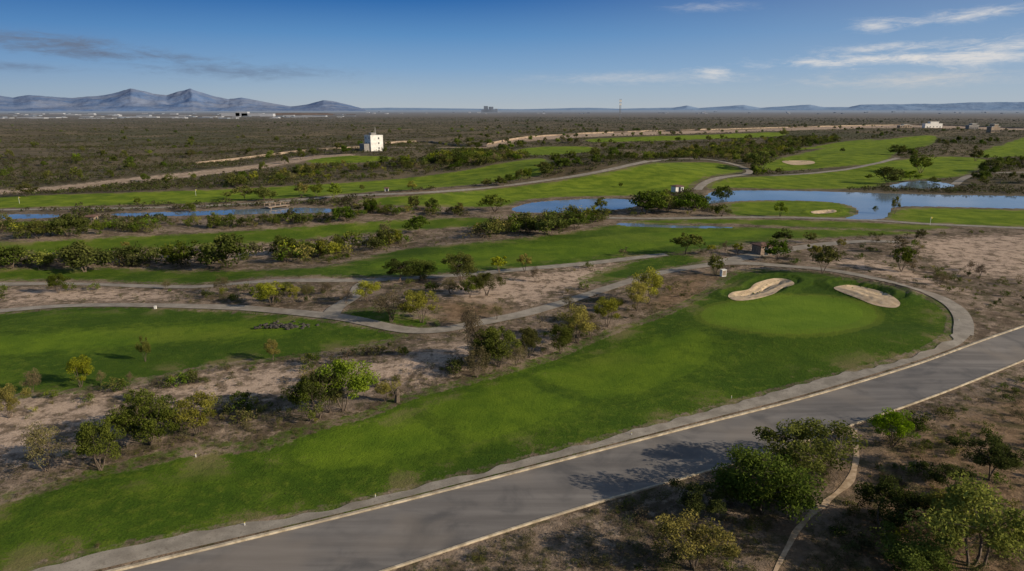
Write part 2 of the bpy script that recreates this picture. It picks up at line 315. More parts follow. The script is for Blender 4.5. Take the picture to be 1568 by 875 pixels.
# ------------------------------------------------------------------ ground
def groundmat(t):
    p=pos(t)
    T=t.attr('turf');Fa=t.attr('fair');G=t.attr('green');Pa=t.attr('pale');Ba=t.attr('bare')
    r=radius(t,p)
    nL=t.noise(p,.035,4); nM=t.noise(p,.16,5,.6); nS=t.noise(p,.9,5,.65); nF=t.noise(p,5,4,.75); nQ=t.noise(p,.4,5,.75)
    # dirt
    d=t.mix(t.ss(nM,.38,.62),(.125,.09,.06),(.285,.21,.15))
    d=t.mix(t.ss(nS,.50,.66,0,.8),d,(.40,.30,.215))
    d=t.mix(t.ss(nF,.52,.66,0,.85),d,(.05,.04,.024))
    d=t.mix(t.ss(nQ,.50,.62,0,.8),d,(.075,.068,.03))
    pm=t.ss(t.m('ADD',Pa,t.m('MULTIPLY',t.m('SUBTRACT',nS,.5),12.)),-1.5,3.)
    pc=t.mix(t.ss(nF,.4,.7),(.62,.46,.34),(.36,.255,.175))
    pc=t.mix(t.ss(nQ,.48,.60,0,.85),pc,(.16,.115,.075))
    d=t.mix(t.m('MULTIPLY',pm,.9),d,pc)
    bm=t.ss(t.m('ADD',Ba,t.m('MULTIPLY',t.m('SUBTRACT',nS,.5),6.)),-2.,2.)
    bc=t.mix(t.ss(nS,.35,.65),(.13,.08,.042),(.28,.18,.105)); bc=t.mix(t.ss(nQ,.48,.62,0,.75),bc,(.06,.055,.02)); bc=t.mix(t.ss(nF,.55,.7,0,.6),bc,(.34,.25,.13))
    d=t.mix(t.m('MULTIPLY',bm,.85),d,bc)
    # far scrub plain
    sc=t.mix(t.ss(t.noise(p,.03,5,.7),.4,.62),(.075,.064,.038),(.145,.115,.07))
    sc=t.mix(t.ss(t.noise(p,.01,4,.6),.58,.7,0,.6),sc,(.24,.18,.12))
    sc=t.mix(t.ss(t.noise(p,.0035,4,.6),.5,.6,0,.6),sc,(.05,.06,.028))
    d=t.mix(t.m('MULTIPLY',t.ss(r,190.,330.,0.,.9),t.m('SUBTRACT',1.,t.m('MULTIPLY',pm,.9))),d,sc)
    # turf
    g=t.mix(t.ss(nM,.35,.65),(.050,.094,.008),(.098,.152,.012))
    g=t.mix(t.ss(nS,.48,.68,0,.55),g,(.15,.185,.02))
    g=t.mix(t.ss(nL,.42,.58,0,.6),g,(.040,.078,.007))
    g=t.mix(t.ss(nQ,.48,.66,0,.5),g,(.038,.070,.006))
    g=t.mix(t.ss(nF,.42,.68,0,.6),g,(.028,.050,.005))
    fg=t.mix(t.ss(nM,.3,.7),(.080,.138,.009),(.138,.20,.013))
    fg=t.mix(t.ss(nL,.5,.62,0,.5),fg,(.17,.20,.024)); fg=t.mix(t.ss(nF,.5,.75,0,.5),fg,(.05,.09,.007)); fg=t.mix(t.ss(nQ,.48,.66,0,.5),fg,(.058,.105,.008))
    fm=t.ss(t.m('ADD',Fa,t.m('MULTIPLY',t.m('SUBTRACT',nS,.5),4.)),-1.2,1.8,0.,.8)
    g=t.mix(fm,g,fg)
    line=t.m('MULTIPLY',t.ss(t.m('ABSOLUTE',t.m('ADD',Fa,.3)),.05,.5,.5,0),t.ss(nQ,.35,.6))
    g=t.mix(line,g,(.03,.055,.005))
    g=t.mix(t.ss(r,140.,250.,0,.8),g,t.mix(t.ss(nM,.35,.65),(.105,.155,.011),(.20,.25,.02)))
    gm=t.ss(G,-.3,.2); g=t.mix(t.ss(G,-2.2,-.2,0,.6),g,(.155,.19,.02)); g=t.mix(gm,g,t.mix(t.ss(nM,.3,.7),(.098,.165,.012),(.14,.21,.017)))
    worn=t.m('MULTIPLY',t.ss(T,0.,5.,1,.0),t.ss(t.m('ADD',nM,t.m('MULTIPLY',t.m('SUBTRACT',nF,.5),.35)),.53,.62)); g=t.mix(t.m('MULTIPLY',worn,.75),g,(.19,.15,.07))
    tm=t.ss(t.m('ADD',t.m('ADD',T,t.m('MULTIPLY',t.m('SUBTRACT',nS,.5),4.)),t.m('MULTIPLY',t.m('SUBTRACT',nF,.5),2.4)),-.6,.6)
    c=t.mix(tm,d,g)
    c=t.mix(t.ss(r,700.,4200.,0,.75),c,(.20,.19,.19)); c=t.mix(t.ss(r,2500.,10000.,0,.95),c,(.27,.325,.40))  # aerial haze painted into the base colour, growing with distance from the origin
    hb=t.m('ADD',t.m('MULTIPLY',nS,.7),t.m('MULTIPLY',nF,t.m('SUBTRACT',1.,t.m('MULTIPLY',tm,.35))))
    return bsdf(t,c,.95,.08,hb,.6,.35)
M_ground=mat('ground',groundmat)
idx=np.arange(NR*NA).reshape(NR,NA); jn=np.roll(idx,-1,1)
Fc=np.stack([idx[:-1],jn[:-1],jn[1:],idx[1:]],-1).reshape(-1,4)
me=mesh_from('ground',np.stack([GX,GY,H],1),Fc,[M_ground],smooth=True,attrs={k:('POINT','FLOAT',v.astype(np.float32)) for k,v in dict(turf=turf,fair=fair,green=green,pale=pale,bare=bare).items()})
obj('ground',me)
TG=turf.reshape(NR,NA); HD=hard.reshape(NR,NA); WG=wat.reshape(NR,NA); PG=pale.reshape(NR,NA)
def sandf(t):
    p=pos(t); n=t.noise(p,1.2,5); return bsdf(t,t.mix(t.ss(n,.3,.7),(.46,.33,.20),(.62,.47,.305)),.95,.1,t.noise(p,5,4),.5,.1)
M_sand=mat('bunker_sand',sandf)
for b in BUNK:
    B=ground(spline(b,True,6)); c=B.mean(0); ss_=np.linspace(1,0.02,14); n=len(B)
    P=c+(B-c)[None]*ss_[:,None,None]; X=P[...,0].ravel();Y=P[...,1].ravel()
    ii=np.arange(14*n).reshape(14,n); jj=np.roll(ii,-1,1)
    Fc=np.stack([ii[:-1],jj[:-1],jj[1:],ii[1:]],-1).reshape(-1,4)
    obj('sand_bunker',mesh_from('sand_bunker',np.stack([X,Y,Hz(X,Y)+.06],1),Fc,[M_sand],smooth=True))
def watf(t):
    p=pos(t); n=t.noise(p,1.4,4,.6); n2=t.noise(p,.05,4)
    return bsdf(t,t.mix(t.ss(n2,.35,.65),(.12,.165,.20),(.20,.24,.27)),.08,.8,n,.04,.02)
M_wat=mat('pond_water',watf)
for w in WFLAT:
    me=bpy.data.meshes.new('pond_water'); me.from_pydata([(x,y,-.05) for x,y in w],[],[list(range(len(w)))]); me.materials.append(M_wat); obj('pond_water',me)
# ------------------------------------------------------------------ vegetation
def leafmat(name,c1,c2):
    def fn(t):
        tint=t.attr('tint'); oi=t.n('ShaderNodeObjectInfo').outputs['Random']
        c=t.mix(tint,c1,c2); hs=t.n('ShaderNodeHueSaturation',{'Hue':t.m('ADD',t.m('MULTIPLY',oi,.05),.472),'Saturation':t.m('ADD',t.m('MULTIPLY',oi,.2),.85),'Value':t.m('ADD',t.m('MULTIPLY',t.m('FRACT',t.m('MULTIPLY',oi,7.3)),.6),.75),'Color':c}).outputs[0]
        r=radius(t,pos(t)); hs=t.mix(t.ss(r,450.,2800.,0,.7),hs,(.19,.19,.19))  # far foliage greyed by haze put into the leaf colour
        a=t.n('ShaderNodeBsdfDiffuse',{'Color':hs}).outputs[0]; b=t.n('ShaderNodeBsdfTranslucent',{'Color':hs}).outputs[0]
        return t.n('ShaderNodeMixShader',{0:.3,1:a,2:b}).outputs[0]
    return mat(name,fn)
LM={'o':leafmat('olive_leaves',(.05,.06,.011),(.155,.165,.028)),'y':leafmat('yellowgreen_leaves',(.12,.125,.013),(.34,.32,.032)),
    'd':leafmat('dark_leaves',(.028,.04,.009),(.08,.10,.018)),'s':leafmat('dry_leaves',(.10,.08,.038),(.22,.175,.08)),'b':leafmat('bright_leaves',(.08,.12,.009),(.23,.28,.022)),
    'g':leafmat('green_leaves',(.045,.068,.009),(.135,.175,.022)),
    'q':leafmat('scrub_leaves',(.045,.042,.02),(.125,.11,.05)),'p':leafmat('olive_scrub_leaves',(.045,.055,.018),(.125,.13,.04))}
M_bark=simple('bark',(.12,.09,.065),.35,9)
def tube(segs,k=5):
    V=[];Fq=[];o=0
    for p0,p1,r0,r1 in segs:
        p0=np.array(p0);p1=np.array(p1); d=p1-p0; L=np.linalg.norm(d)+1e-9; d/=L
        u=np.cross(d,(0,0,1.) if abs(d[2])<.9 else (1.,0,0)); u/=np.linalg.norm(u); v=np.cross(d,u)
        a=np.arange(k)*2*math.pi/k; ring=np.cos(a)[:,None]*u+np.sin(a)[:,None]*v
        V.append(p0+ring*r0); V.append(p1+ring*r1)
        for q in range(k): Fq.append((o+q,o+(q+1)%k,o+k+(q+1)%k,o+k+q))
        o+=2*k
    return np.concatenate(V),np.array(Fq)
def tree_mesh(name,seed,Ht,W,stems,clumps,leaves,ls,sig,kind,low=.3,flat_=.75,woody=1.0,twigs=2):
    g=np.random.default_rng(seed); segs=[]; nodes=[]
    for s in range(stems):
        a=s*2*math.pi/stems+g.normal(0,.5); lean=g.uniform(.12,.3) if stems>1 else .06
        p=np.array([g.normal(0,.1),g.normal(0,.1),-.15]); r=.045*Ht*woody/ (stems**.4)*.62
        for k in range(4):
            q=p+np.array([math.cos(a)*lean*W*.28,math.sin(a)*lean*W*.28,Ht*(.14 if k<3 else .18)])+g.normal(0,.07,3)*Ht*.2
            segs.append((p,q,r,r*.78)); r*=.78; p=q
            if k>0: nodes.append((q,r))
            a+=g.normal(0,.4)
    cs=[];cw=[]
    lob=g.uniform(0,6.28,3)
    for c in range(clumps):
        th=g.uniform(0,2*math.pi); ph=math.asin(g.uniform(-.75,1)); rad=g.uniform(.35,1)**.6
        rr=1+.26*math.sin(2*th+lob[0])+.2*math.sin(3*th+lob[1])
        p=np.array([math.cos(th)*math.cos(ph)*W/2*rad*rr,math.sin(th)*math.cos(ph)*W/2*rad*rr,
          Ht*(low+ (.93-low)/2)+math.sin(ph)*Ht*(.93-low)/2*rad*(1+.2*math.sin(th*2+lob[2]))])
        p+=g.normal(0,.045,3)*Ht
        nd=min(nodes,key=lambda n:np.linalg.norm(n[0]-p)+ (0 if n[0][2]<p[2] else .5))
        mid=(nd[0]+p)/2+np.array([0,0,.05*Ht])+g.normal(0,.04,3)*Ht
        segs.append((nd[0],mid,nd[1]*.6,nd[1]*.38)); segs.append((mid,p,nd[1]*.38,nd[1]*.12))
        for _ in range(twigs): segs.append((mid,p+g.normal(0,sig*1.1,3),nd[1]*.22,nd[1]*.06))
        cs.append(p); cw.append(g.uniform(.3,1.5))
    cs=np.array(cs); cw=np.array(cw)/sum(cw)
    TV,TF=tube(segs,5 if leaves>3000 else 3)
    ci=g.choice(len(cs),leaves,p=cw); tint0=g.uniform(0,1,len(cs)); sg=g.uniform(.6,1.25,len(cs))[ci][:,None]
    off=g.normal(0,1,(leaves,3)); off/=np.maximum(1,np.linalg.norm(off,axis=1,keepdims=True)/1.8)
    C=cs[ci]+off*sg*sig*np.array([1,1,flat_]); C[:,2]=np.maximum(C[:,2],.08)
    u=g.normal(0,1,(leaves,3)); u/=np.linalg.norm(u,axis=1,keepdims=True)
    w=g.normal(0,1,(leaves,3)); v=np.cross(u,w); v/=np.linalg.norm(v,axis=1,keepdims=True)
    s=(ls*g.uniform(.6,1.4,leaves))[:,None]
    Q=np.stack([C-u*s,C-v*s*.5,C+u*s,C+v*s*.5],1).reshape(-1,3)
    LF=np.arange(leaves*4).reshape(-1,4)+len(TV)
    tint=np.concatenate([np.zeros(len(TV)),np.repeat(np.clip(tint0[ci]*.6+g.uniform(-.1,.4,leaves)+off[:,2]*.12,0,1),4)])
    mi=np.r_[np.zeros(len(TF),int),np.ones(leaves,int)]
    return mesh_from(name,np.concatenate([TV,Q]),np.concatenate([TF,LF]),[M_bark,LM[kind]],mi,attrs={'tint':('POINT','FLOAT',tint.astype(np.float32))})
TM={}
shapes={'o':dict(W=4.8,stems=4,clumps=38,sig=.38,low=.24),'y':dict(W=4.0,stems=4,clumps=28,sig=.38,low=.25),'b':dict(W=4.2,stems=3,clumps=38,sig=.39,low=.24),
        'd':dict(W=4.5,stems=2,clumps=34,sig=.36,low=.34),'g':dict(W=4.6,stems=3,clumps=48,sig=.42,low=.12),'s':dict(W=3.9,stems=6,clumps=34,sig=.44,low=.22)}
for k,sp in shapes.items():
    mult={'o':.9,'y':.65,'b':.95,'d':1.,'s':.33,'g':1.3}[k]
    for v in range(3):
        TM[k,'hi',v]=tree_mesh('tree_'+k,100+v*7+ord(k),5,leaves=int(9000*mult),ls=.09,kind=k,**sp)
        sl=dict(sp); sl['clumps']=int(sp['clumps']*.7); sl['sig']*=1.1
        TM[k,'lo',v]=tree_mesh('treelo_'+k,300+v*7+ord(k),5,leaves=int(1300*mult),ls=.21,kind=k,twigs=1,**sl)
def place_tree(px,py,hpx,kind,wf=1.0,name='mesquite_tree'):
    x,y=ground([(px,py)])[0]; z=float(Hz(x,y)); D=depth(x,y,z); h=hpx*D/F*1.06
    m=TM[kind,'hi' if D<125 else 'lo',random.randrange(3)]; s=h/5.0
    obj(name,m,(x,y,z-.03),random.uniform(0,6.28),(s*wf,s*wf,s))
T=[(1238,733,92,'o',1.4),(1165,785,105,'g',1.2),(1062,872,86,'y',1.25),(1352,812,76,'d',1.25),(1365,683,52,'b',1.1),(1072,796,54,'d',1.3),(1455,752,40,'d',1.5),(1515,735,66,'d',1.2),(1488,868,132,'b',1.25),(1440,822,76,'y',1.1),(1392,885,70,'g',1.4),(1195,780,50,'g',1.4),(1120,775,50,'o',1.2),(1300,700,20,'s',1),
 (230,682,76,'o',1.1),(212,672,60,'o',.8),(300,668,68,'y',.95),(155,720,80,'o',.85),(72,722,68,'s',1),(15,640,50,'y',.9),(50,602,36,'s',.8),(490,640,72,'d',.9),(475,645,68,'o',.8),(527,630,78,'b',1.1),(505,632,60,'o',.8),(590,615,30,'y',.9),(125,592,46,'y',1.),(223,554,40,'o',.4),(418,552,32,'y',.8),(155,588,20,'s',.8),(200,585,14,'s',.8),
 (600,493,48,'s',1),(645,494,50,'y',1.15),(715,502,28,'s',1),(765,562,68,'o',.85),(745,560,62,'o',.75),(730,578,55,'s',.8),(725,560,80,'s',.5),(810,548,48,'o',.8),(790,560,34,'s',1),(858,542,46,'o',.85),(885,526,58,'y',.85),(905,520,42,'s',.8),(930,500,44,'y',.9),(940,480,24,'y',1.1),(975,476,44,'y',.9),(993,465,52,'y',1.),(760,490,22,'s',1),
 (415,468,37,'y',1.25),(90,449,30,'o',1),(340,449,28,'s',.8),(562,461,31,'y',1.3),(450,463,28,'y',.8),(255,443,14,'s',.9),(530,466,22,'s',1),(440,452,22,'o',.9),(500,452,20,'s',1),(470,455,20,'s',1),
 (610,431,32,'d',1.5),(645,428,33,'g',1.3),(705,432,46,'o',1.1),(745,453,38,'o',1.),(765,418,27,'y',1),(803,416,28,'y',.9),(720,455,30,'o',1),(820,432,20,'s',1),(690,450,26,'s',1),(870,470,18,'s',1),
 (1050,390,33,'o',1.2),(1096,421,30,'o',.9),(1190,399,33,'g',1.),(1260,419,44,'o',.85),(1244,400,27,'y',.9),(1380,416,38,'o',.85),(1398,418,26,'s',.9),(1440,437,22,'s',1),(1195,375,22,'d',1.2),(1288,383,18,'y',.9),(1378,388,28,'s',1),(1240,372,16,'o',1),(1130,390,18,'y',1),(1485,415,16,'s',1),(1500,425,20,'s',1),(1340,375,14,'s',1),(1110,385,14,'s',1),(1088,390,16,'y',1),(955,392,14,'s',1),(1410,366,14,'o',1.2),(1200,392,20,'s',1),(1400,395,18,'s',1),
 (447,390,26,'d',.8),(640,357,28,'g',1.2),(757,325,26,'o',1.7),(375,307,22,'o',1.3),(405,307,22,'g',1.3),(462,302,22,'y',1.1),(485,301,20,'b',1),(513,306,25,'b',1),(630,293,15,'y',1.3),(42,301,20,'o',1.4),(290,326,15,'o',1.3),(210,313,10,'o',1.2),(348,304,10,'o',1.2),(160,290,8,'o',1),(192,384,15,'y',.9),(18,412,36,'g',1.5),(60,412,28,'b',1.3),(130,417,48,'g',1.3),(350,410,50,'g',1.3),(280,410,40,'o',1.3),(105,362,34,'g',1.3),(60,366,28,'o',1.4),(840,360,30,'g',1.5),(880,352,28,'g',1.4),(530,340,24,'g',1.5),
 (920,323,20,'b',1.2),(988,328,36,'g',1.5),(1008,322,30,'b',1.1),(1055,327,32,'g',1.3),(1022,326,24,'o',1.3),(1075,322,22,'b',1.3),(1108,308,24,'g',1.3),(1195,332,22,'b',.9),(1370,328,28,'y',.5),(1105,332,18,'o',1.3),(1340,324,8,'o',1),
 (1165,260,28,'g',1.3),(1145,256,18,'o',1.3),(1360,282,26,'g',1.4),(1410,265,28,'o',1.3),(1395,280,18,'b',1.5),(1493,247,18,'o',1.2),(1520,262,18,'g',1.4),(1545,258,14,'o',1.3),(1290,235,8,'d',1),(1375,238,16,'g',1.4),(1430,283,12,'o',1.4),(1330,275,8,'o',1.3),(1200,210,12,'b',1.3),(830,262,14,'o',1.6),(805,272,12,'o',1.5),(770,285,12,'o',1.4),(745,286,12,'o',1.3),(950,287,7,'o',1),(555,292,9,'o',1)]
for t_ in T: place_tree(*t_)
def scatter(name,XY,scl,meshes,zoff=-.04):
    coll=bpy.data.collections.new(name+'_kinds')
    for i,m in enumerate(meshes):
        o=bpy.data.objects.new(f'{name}_kind_{i:02d}',m); coll.objects.link(o)
    n=len(XY); Z=Hz(XY[:,0],XY[:,1])+zoff
    me=bpy.data.meshes.new(name); me.vertices.add(n); me.vertices.foreach_set('co',np.stack([XY[:,0],XY[:,1],Z],1).astype(np.float32).ravel())
    for a,ty,v in (('scl','FLOAT',scl.astype(np.float32)),('rot','FLOAT',rng.uniform(0,6.28,n).astype(np.float32)),('vi','INT',rng.integers(0,len(meshes),n).astype(np.int32))):
        at=me.attributes.new(a,ty,'POINT'); at.data.foreach_set('value',v)
    o=obj(name,me); ng=bpy.data.node_groups.new(name,'GeometryNodeTree')
    ng.interface.new_socket('Geometry',in_out='INPUT',socket_type='NodeSocketGeometry'); ng.interface.new_socket('Geometry',in_out='OUTPUT',socket_type='NodeSocketGeometry')
    N=ng.nodes; L=ng.links; gi=N.new('NodeGroupInput'); go=N.new('NodeGroupOutput'); ip=N.new('GeometryNodeInstanceOnPoints'); ci=N.new('GeometryNodeCollectionInfo')
    ci.inputs[0].default_value=coll; ci.inputs[1].default_value=True; ci.inputs[2].default_value=True
    def na(nm,ty):
        q=N.new('GeometryNodeInputNamedAttribute'); q.data_type=ty; q.inputs[0].default_value=nm; return q.outputs[0]
    cx=N.new('ShaderNodeCombineXYZ'); L.new(na('rot','FLOAT'),cx.inputs[2])
    L.new(gi.outputs[0],ip.inputs['Points']); L.new(ci.outputs[0],ip.inputs['Instance']); ip.inputs['Pick Instance'].default_value=True
    L.new(na('vi','INT'),ip.inputs['Instance Index']); L.new(cx.outputs[0],ip.inputs['Rotation']); L.new(na('scl','FLOAT'),ip.inputs['Scale']); L.new(ip.outputs[0],go.inputs[0])
    md=o.modifiers.new('scatter','NODES'); md.node_group=ng
    return o
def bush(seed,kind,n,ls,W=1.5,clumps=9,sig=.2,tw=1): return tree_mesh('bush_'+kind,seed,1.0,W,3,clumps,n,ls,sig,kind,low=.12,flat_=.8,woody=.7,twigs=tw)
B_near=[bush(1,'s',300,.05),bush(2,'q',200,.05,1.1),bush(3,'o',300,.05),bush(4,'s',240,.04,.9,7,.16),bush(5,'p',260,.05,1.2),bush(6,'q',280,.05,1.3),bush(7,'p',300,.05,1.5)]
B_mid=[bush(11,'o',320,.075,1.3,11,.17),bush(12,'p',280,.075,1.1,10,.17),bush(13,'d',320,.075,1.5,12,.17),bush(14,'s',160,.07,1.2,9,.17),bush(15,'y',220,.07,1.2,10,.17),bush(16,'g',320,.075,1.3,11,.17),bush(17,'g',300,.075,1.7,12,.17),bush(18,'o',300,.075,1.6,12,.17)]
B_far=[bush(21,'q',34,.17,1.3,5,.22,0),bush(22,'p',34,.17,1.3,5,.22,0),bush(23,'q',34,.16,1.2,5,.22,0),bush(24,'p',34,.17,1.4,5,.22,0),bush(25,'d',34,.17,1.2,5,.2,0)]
def clump(x,y,s): return (np.sin(x/s+1.7*np.sin(y/s*.7))+np.sin(y/s*1.3+1.3*np.sin(x/s*.9+2))+np.sin((x+y)/s*2.1+3))/3
def polar(n,r0,r1,a0=-46,a1=46):
    r=np.exp(rng.uniform(math.log(r0),math.log(r1),n)); a=np.radians(rng.uniform(a0,a1,n)); return np.stack([r*np.sin(a),r*np.cos(a)],1)
def ok(XY,tm=-.4,hm=-.3,wm=-1.):
    x,y=XY.T; return (interp(TG,x,y)<tm)&(interp(HD,x,y)<hm)&(interp(WG,x,y)<wm)
XY=polar(30000,28,175); k=ok(XY)&(clump(XY[:,0],XY[:,1],7)+rng.normal(0,.4,len(XY))>-.08)&((interp(PG,*XY.T)<0)|(rng.uniform(0,1,len(XY))<.3)); XY=XY[k]
scatter('dry_shrubs',XY,np.clip(rng.lognormal(-1.15,.5,len(XY)),.1,1.2),B_near)
XY=polar(60000,30,190); e=interp(TG,*XY.T); k=(e>-1.8)&(e<.4)&(interp(HD,*XY.T)<-.2)&(rng.uniform(0,1,len(XY))<.45); XY=XY[k]
scatter('rough_grass',XY,rng.uniform(.08,.32,len(XY)),[B_near[2],B_near[4],B_near[0]])
XY=polar(2200,60,230); k=ok(XY,-1,-1,-2)&(clump(XY[:,0],XY[:,1],12)>.0)&(interp(PG,*XY.T)<1); XY=XY[k]
scatter('desert_shrubs',XY,rng.uniform(.5,1.6,len(XY)),B_mid)
THK=[([(-80,348),(60,344),(130,343),(200,343),(350,339),(520,332),(556,326),(550,339),(400,349),(250,357),(100,366),(-80,368)],.17,(1.0,2.9)),
 ([(-80,397),(120,392),(180,400),(250,390),(330,386),(420,385),(520,376),(570,364),(630,370),(590,382),(530,400),(400,409),(250,411),(100,411),(-80,410)],.14,(1.2,3.8)),
 ([(560,321),(640,320),(720,325),(735,333),(600,333),(560,332)],.15,(1.2,2.8)),
 ([(600,384),(660,372),(740,352),(820,338),(880,332),(930,326),(940,338),(880,350),(800,361),(720,371),(650,377)],.16,(1.5,4.0)),
 ([(330,285),(420,268),(500,256),(570,250),(680,243),(760,240),(760,248),(690,260),(600,272),(480,281)],.045,(1.2,3.2)),
 ([(640,248),(700,235),(760,236),(810,238),(790,247),(720,255)],.08,(2,5)),
 ([(960,312),(1000,300),(1060,305),(1065,318),(1120,318),(1180,330),(1100,331),(1000,330),(960,325)],.05,(1.,2.8)),
 ([(900,245),(1010,238),(1150,240),(1160,255),(1140,255),(1080,244)],.02,(1.5,4)),
 ([(1130,395),(1250,380),(1420,372),(1420,400),(1330,402),(1200,402)],.035,(.6,1.6)),
 ([(1010,240),(1100,222),(1230,212),(1290,215),(1220,233),(1160,248),(1080,243)],.03,(2,4.8)),
 ([(440,655),(600,598),(700,550),(800,515),(960,462),(1000,462),(960,500),(850,540),(720,575),(600,615),(470,660)],.22,(.4,1.6)),
 ([(1030,810),(1180,745),(1290,680),(1568,590),(1620,890),(980,890)],.30,(.25,1.15)),
 ([(0,735),(150,700),(330,655),(340,685),(150,725),(0,760)],.3,(.4,1.3)),
 ([(0,625),(150,600),(400,560),(500,560),(430,575),(150,620),(0,650)],.12,(.3,1.1)),
 ([(280,452),(560,440),(540,468),(300,466)],.09,(.5,1.8)),
 ([(590,445),(700,440),(760,430),(760,455),(690,462),(620,470)],.08,(.6,2.2)),
 ([(1330,398),(1480,420),(1600,440),(1620,500),(1500,470),(1420,435)],.10,(.3,1.1))]
TX=[];TS=[];UX=[]
for qi,(poly,den,(s0,s1)) in enumerate(THK):
    W=ground(spline(poly,True,4)); lo=W.min(0);hi=W.max(0); n=int(np.prod(hi-lo)*den); n=min(n,50000)
    P=rng.uniform(lo,hi,(n,2)); P=P[sdf(P,W,3)>0]; P=P[ok(P,-.8,-.5,-.8)]; P=P[clump(P[:,0],P[:,1],9)+rng.normal(0,.4,len(P))>-.35]; TX.append(P); TS.append(rng.uniform(0,1,len(P))**1.8*(s1-s0)+s0)
    if 0<qi<8 or qi==9: UX.append(P[rng.uniform(0,1,len(P))<.14])
    if qi==0: UX.append(P[rng.uniform(0,1,len(P))<.04])
TX=np.concatenate(TX);TS=np.concatenate(TS); UX=np.concatenate(UX); print('thicket',len(TX),len(UX))
scatter('shrub_thicket',TX,TS,B_mid)
scatter('thicket_trees',UX,rng.uniform(.5,1.,len(UX)),[TM['o','lo',0],TM['y','lo',1],TM['g','lo',2],TM['o','lo',1],TM['s','lo',0],TM['g','lo',0]])
XY=polar(85000,215,2600); cl=clump(XY[:,0],XY[:,1],38)+rng.normal(0,.45,len(XY)); k=ok(XY,-2,-1.5,-3)&(cl>-.35)&(interp(PG,*XY.T)<-1); XY=XY[k]; rr=np.hypot(*XY.T)
scatter('desert_scrub',XY,rng.uniform(.6,1.7,len(XY))*(1+sstep(800,2500,rr)*.9),B_far); print('scrub',len(XY))
XY=polar(1500,240,2200,-5,46); XY=np.concatenate([XY,polar(300,260,1800,-46,-5)]); k=ok(XY,-1.,-1,-2)&(clump(XY[:,0],XY[:,1],60)>-.1); XY=XY[k]
scatter('distant_trees',XY,rng.uniform(.5,1.1,len(XY)),[TM['o','lo',0],TM['b','lo',1],TM['g','lo',2],TM['o','lo',1],TM['g','lo',0]])
# ------------------------------------------------------------------ structures
def boxes(name,bl,mats,parent=None,loc=(0,0,0),rz=0):
    V=[];Fq=[];mi=[]
    for (x0,y0,z0,x1,y1,z1,m) in bl:
        o=len(V); V+=[(x0,y0,z0),(x1,y0,z0),(x1,y1,z0),(x0,y1,z0),(x0,y0,z1),(x1,y0,z1),(x1,y1,z1),(x0,y1,z1)]
        for f in ((0,3,2,1),(4,5,6,7),(0,1,5,4),(1,2,6,5),(2,3,7,6),(3,0,4,7)): Fq.append([o+i for i in f]); mi.append(m)
    return obj(name,mesh_from(name,V,Fq,mats,mi),loc,rz,1,parent)
M_white=simple('white_plaster',(.72,.69,.63),.12,.7); M_glass=mat('window_glass',lambda t:bsdf(t,(.03,.04,.05),.15,.6)); M_grey=simple('grey_render',(.25,.23,.21),.2,1); M_stone=simple('stone_wall',(.27,.2,.15),.35,3); M_tile=simple('roof_tile',(.16,.09,.065),.3,4); M_metal=mat('steel',lambda t:bsdf(t,(.3,.3,.3),.5,.5,metal=.6)); M_tan=simple('tan_wall',(.31,.235,.17),.25,.3)
def empty(name,loc,rz=0):
    e=bpy.data.objects.new(name,None); scene.collection.objects.link(e); e.location=loc; e.rotation_euler=(0,0,rz); return e
def at(px,py):
    x,y=ground([(px,py)])[0]; return (float(x),float(y),float(Hz(x,y)))
def sc(px,py): x,y,z=at(px,py); return depth(x,y,z)/F
l=at(573,231); s=sc(573,231); Hh=22*s; e=empty('white_tower_building',l,math.radians(38)); w=27*s*.38
boxes('walls',[(-w,-w,-1,w,w,Hh,0)],[M_white],e)
boxes('parapet',[(-w-.1,-w-.1,Hh,w+.1,-w+.25,Hh+.6,0),(-w-.1,w-.25,Hh,w+.1,w+.1,Hh+.6,0),(-w-.1,-w+.25,Hh,-w+.25,w-.25,Hh+.6,0),(w-.25,-w+.25,Hh,w+.1,w-.25,Hh+.6,0)],[M_white],e)
wb=[]
for fl in range(3):
    z=1.2+fl*Hh/3
    for q in (-.5,.5): wb.append((-w-.05,q*w-.45,z,-w+.1,q*w+.45,z+1.1,0))
    wb.append((.3*w-.4,-w-.05,z,.3*w+.4,-w+.1,z+1.0,0))
boxes('windows',wb,[M_glass],e)
boxes('rooftop_room',[(-w*.5,-w*.3,Hh,w*.3,w*.5,Hh+2,0)],[M_grey],e)
boxes('annex',[(-w-4,-w+1,-1,-w-.06,w-1,Hh*.5,0)],[M_grey],e)
boxes('roof_mast',[(w*.6,w*.6,Hh,w*.6+.15,w*.6+.15,Hh+5,0)],[M_metal],e)
def hut(px,py,wpx,hpx,name,wm,rz):
    l=at(px,py); s=sc(px,py); w=wpx*s/2*.8; h=hpx*s; e=empty(name,l,rz)
    boxes('walls',[(-w,-w,-.5,w,w,h*.78,0)],[wm],e)
    boxes('door',[(-.45,-w-.05,0,.45,-w+.05,min(2.05,h*.7),0)],[M_glass],e)
    boxes('window',[(w-.05,-.5,h*.3,w+.04,.5,h*.6,0),(w*.45,-w-.04,h*.3,w*.8,-w+.05,h*.6,0)],[M_glass],e)
    o=w+.35; V=[(-o,-o,h*.78),(o,-o,h*.78),(o,o,h*.78),(-o,o,h*.78),(-o,-o,h*.84),(o,-o,h*.84),(o,o,h*.84),(-o,o,h*.84),(-w*.25,0,h),(w*.25,0,h)]
    me=bpy.data.meshes.new('roof'); me.from_pydata(V,[],[(0,3,2,1),(0,1,5,4),(1,2,6,5),(2,3,7,6),(3,0,4,7),(4,5,9,8),(5,6,9),(6,7,8,9),(7,4,8)]); me.materials.append(M_tile); obj('roof',me,parent=e)
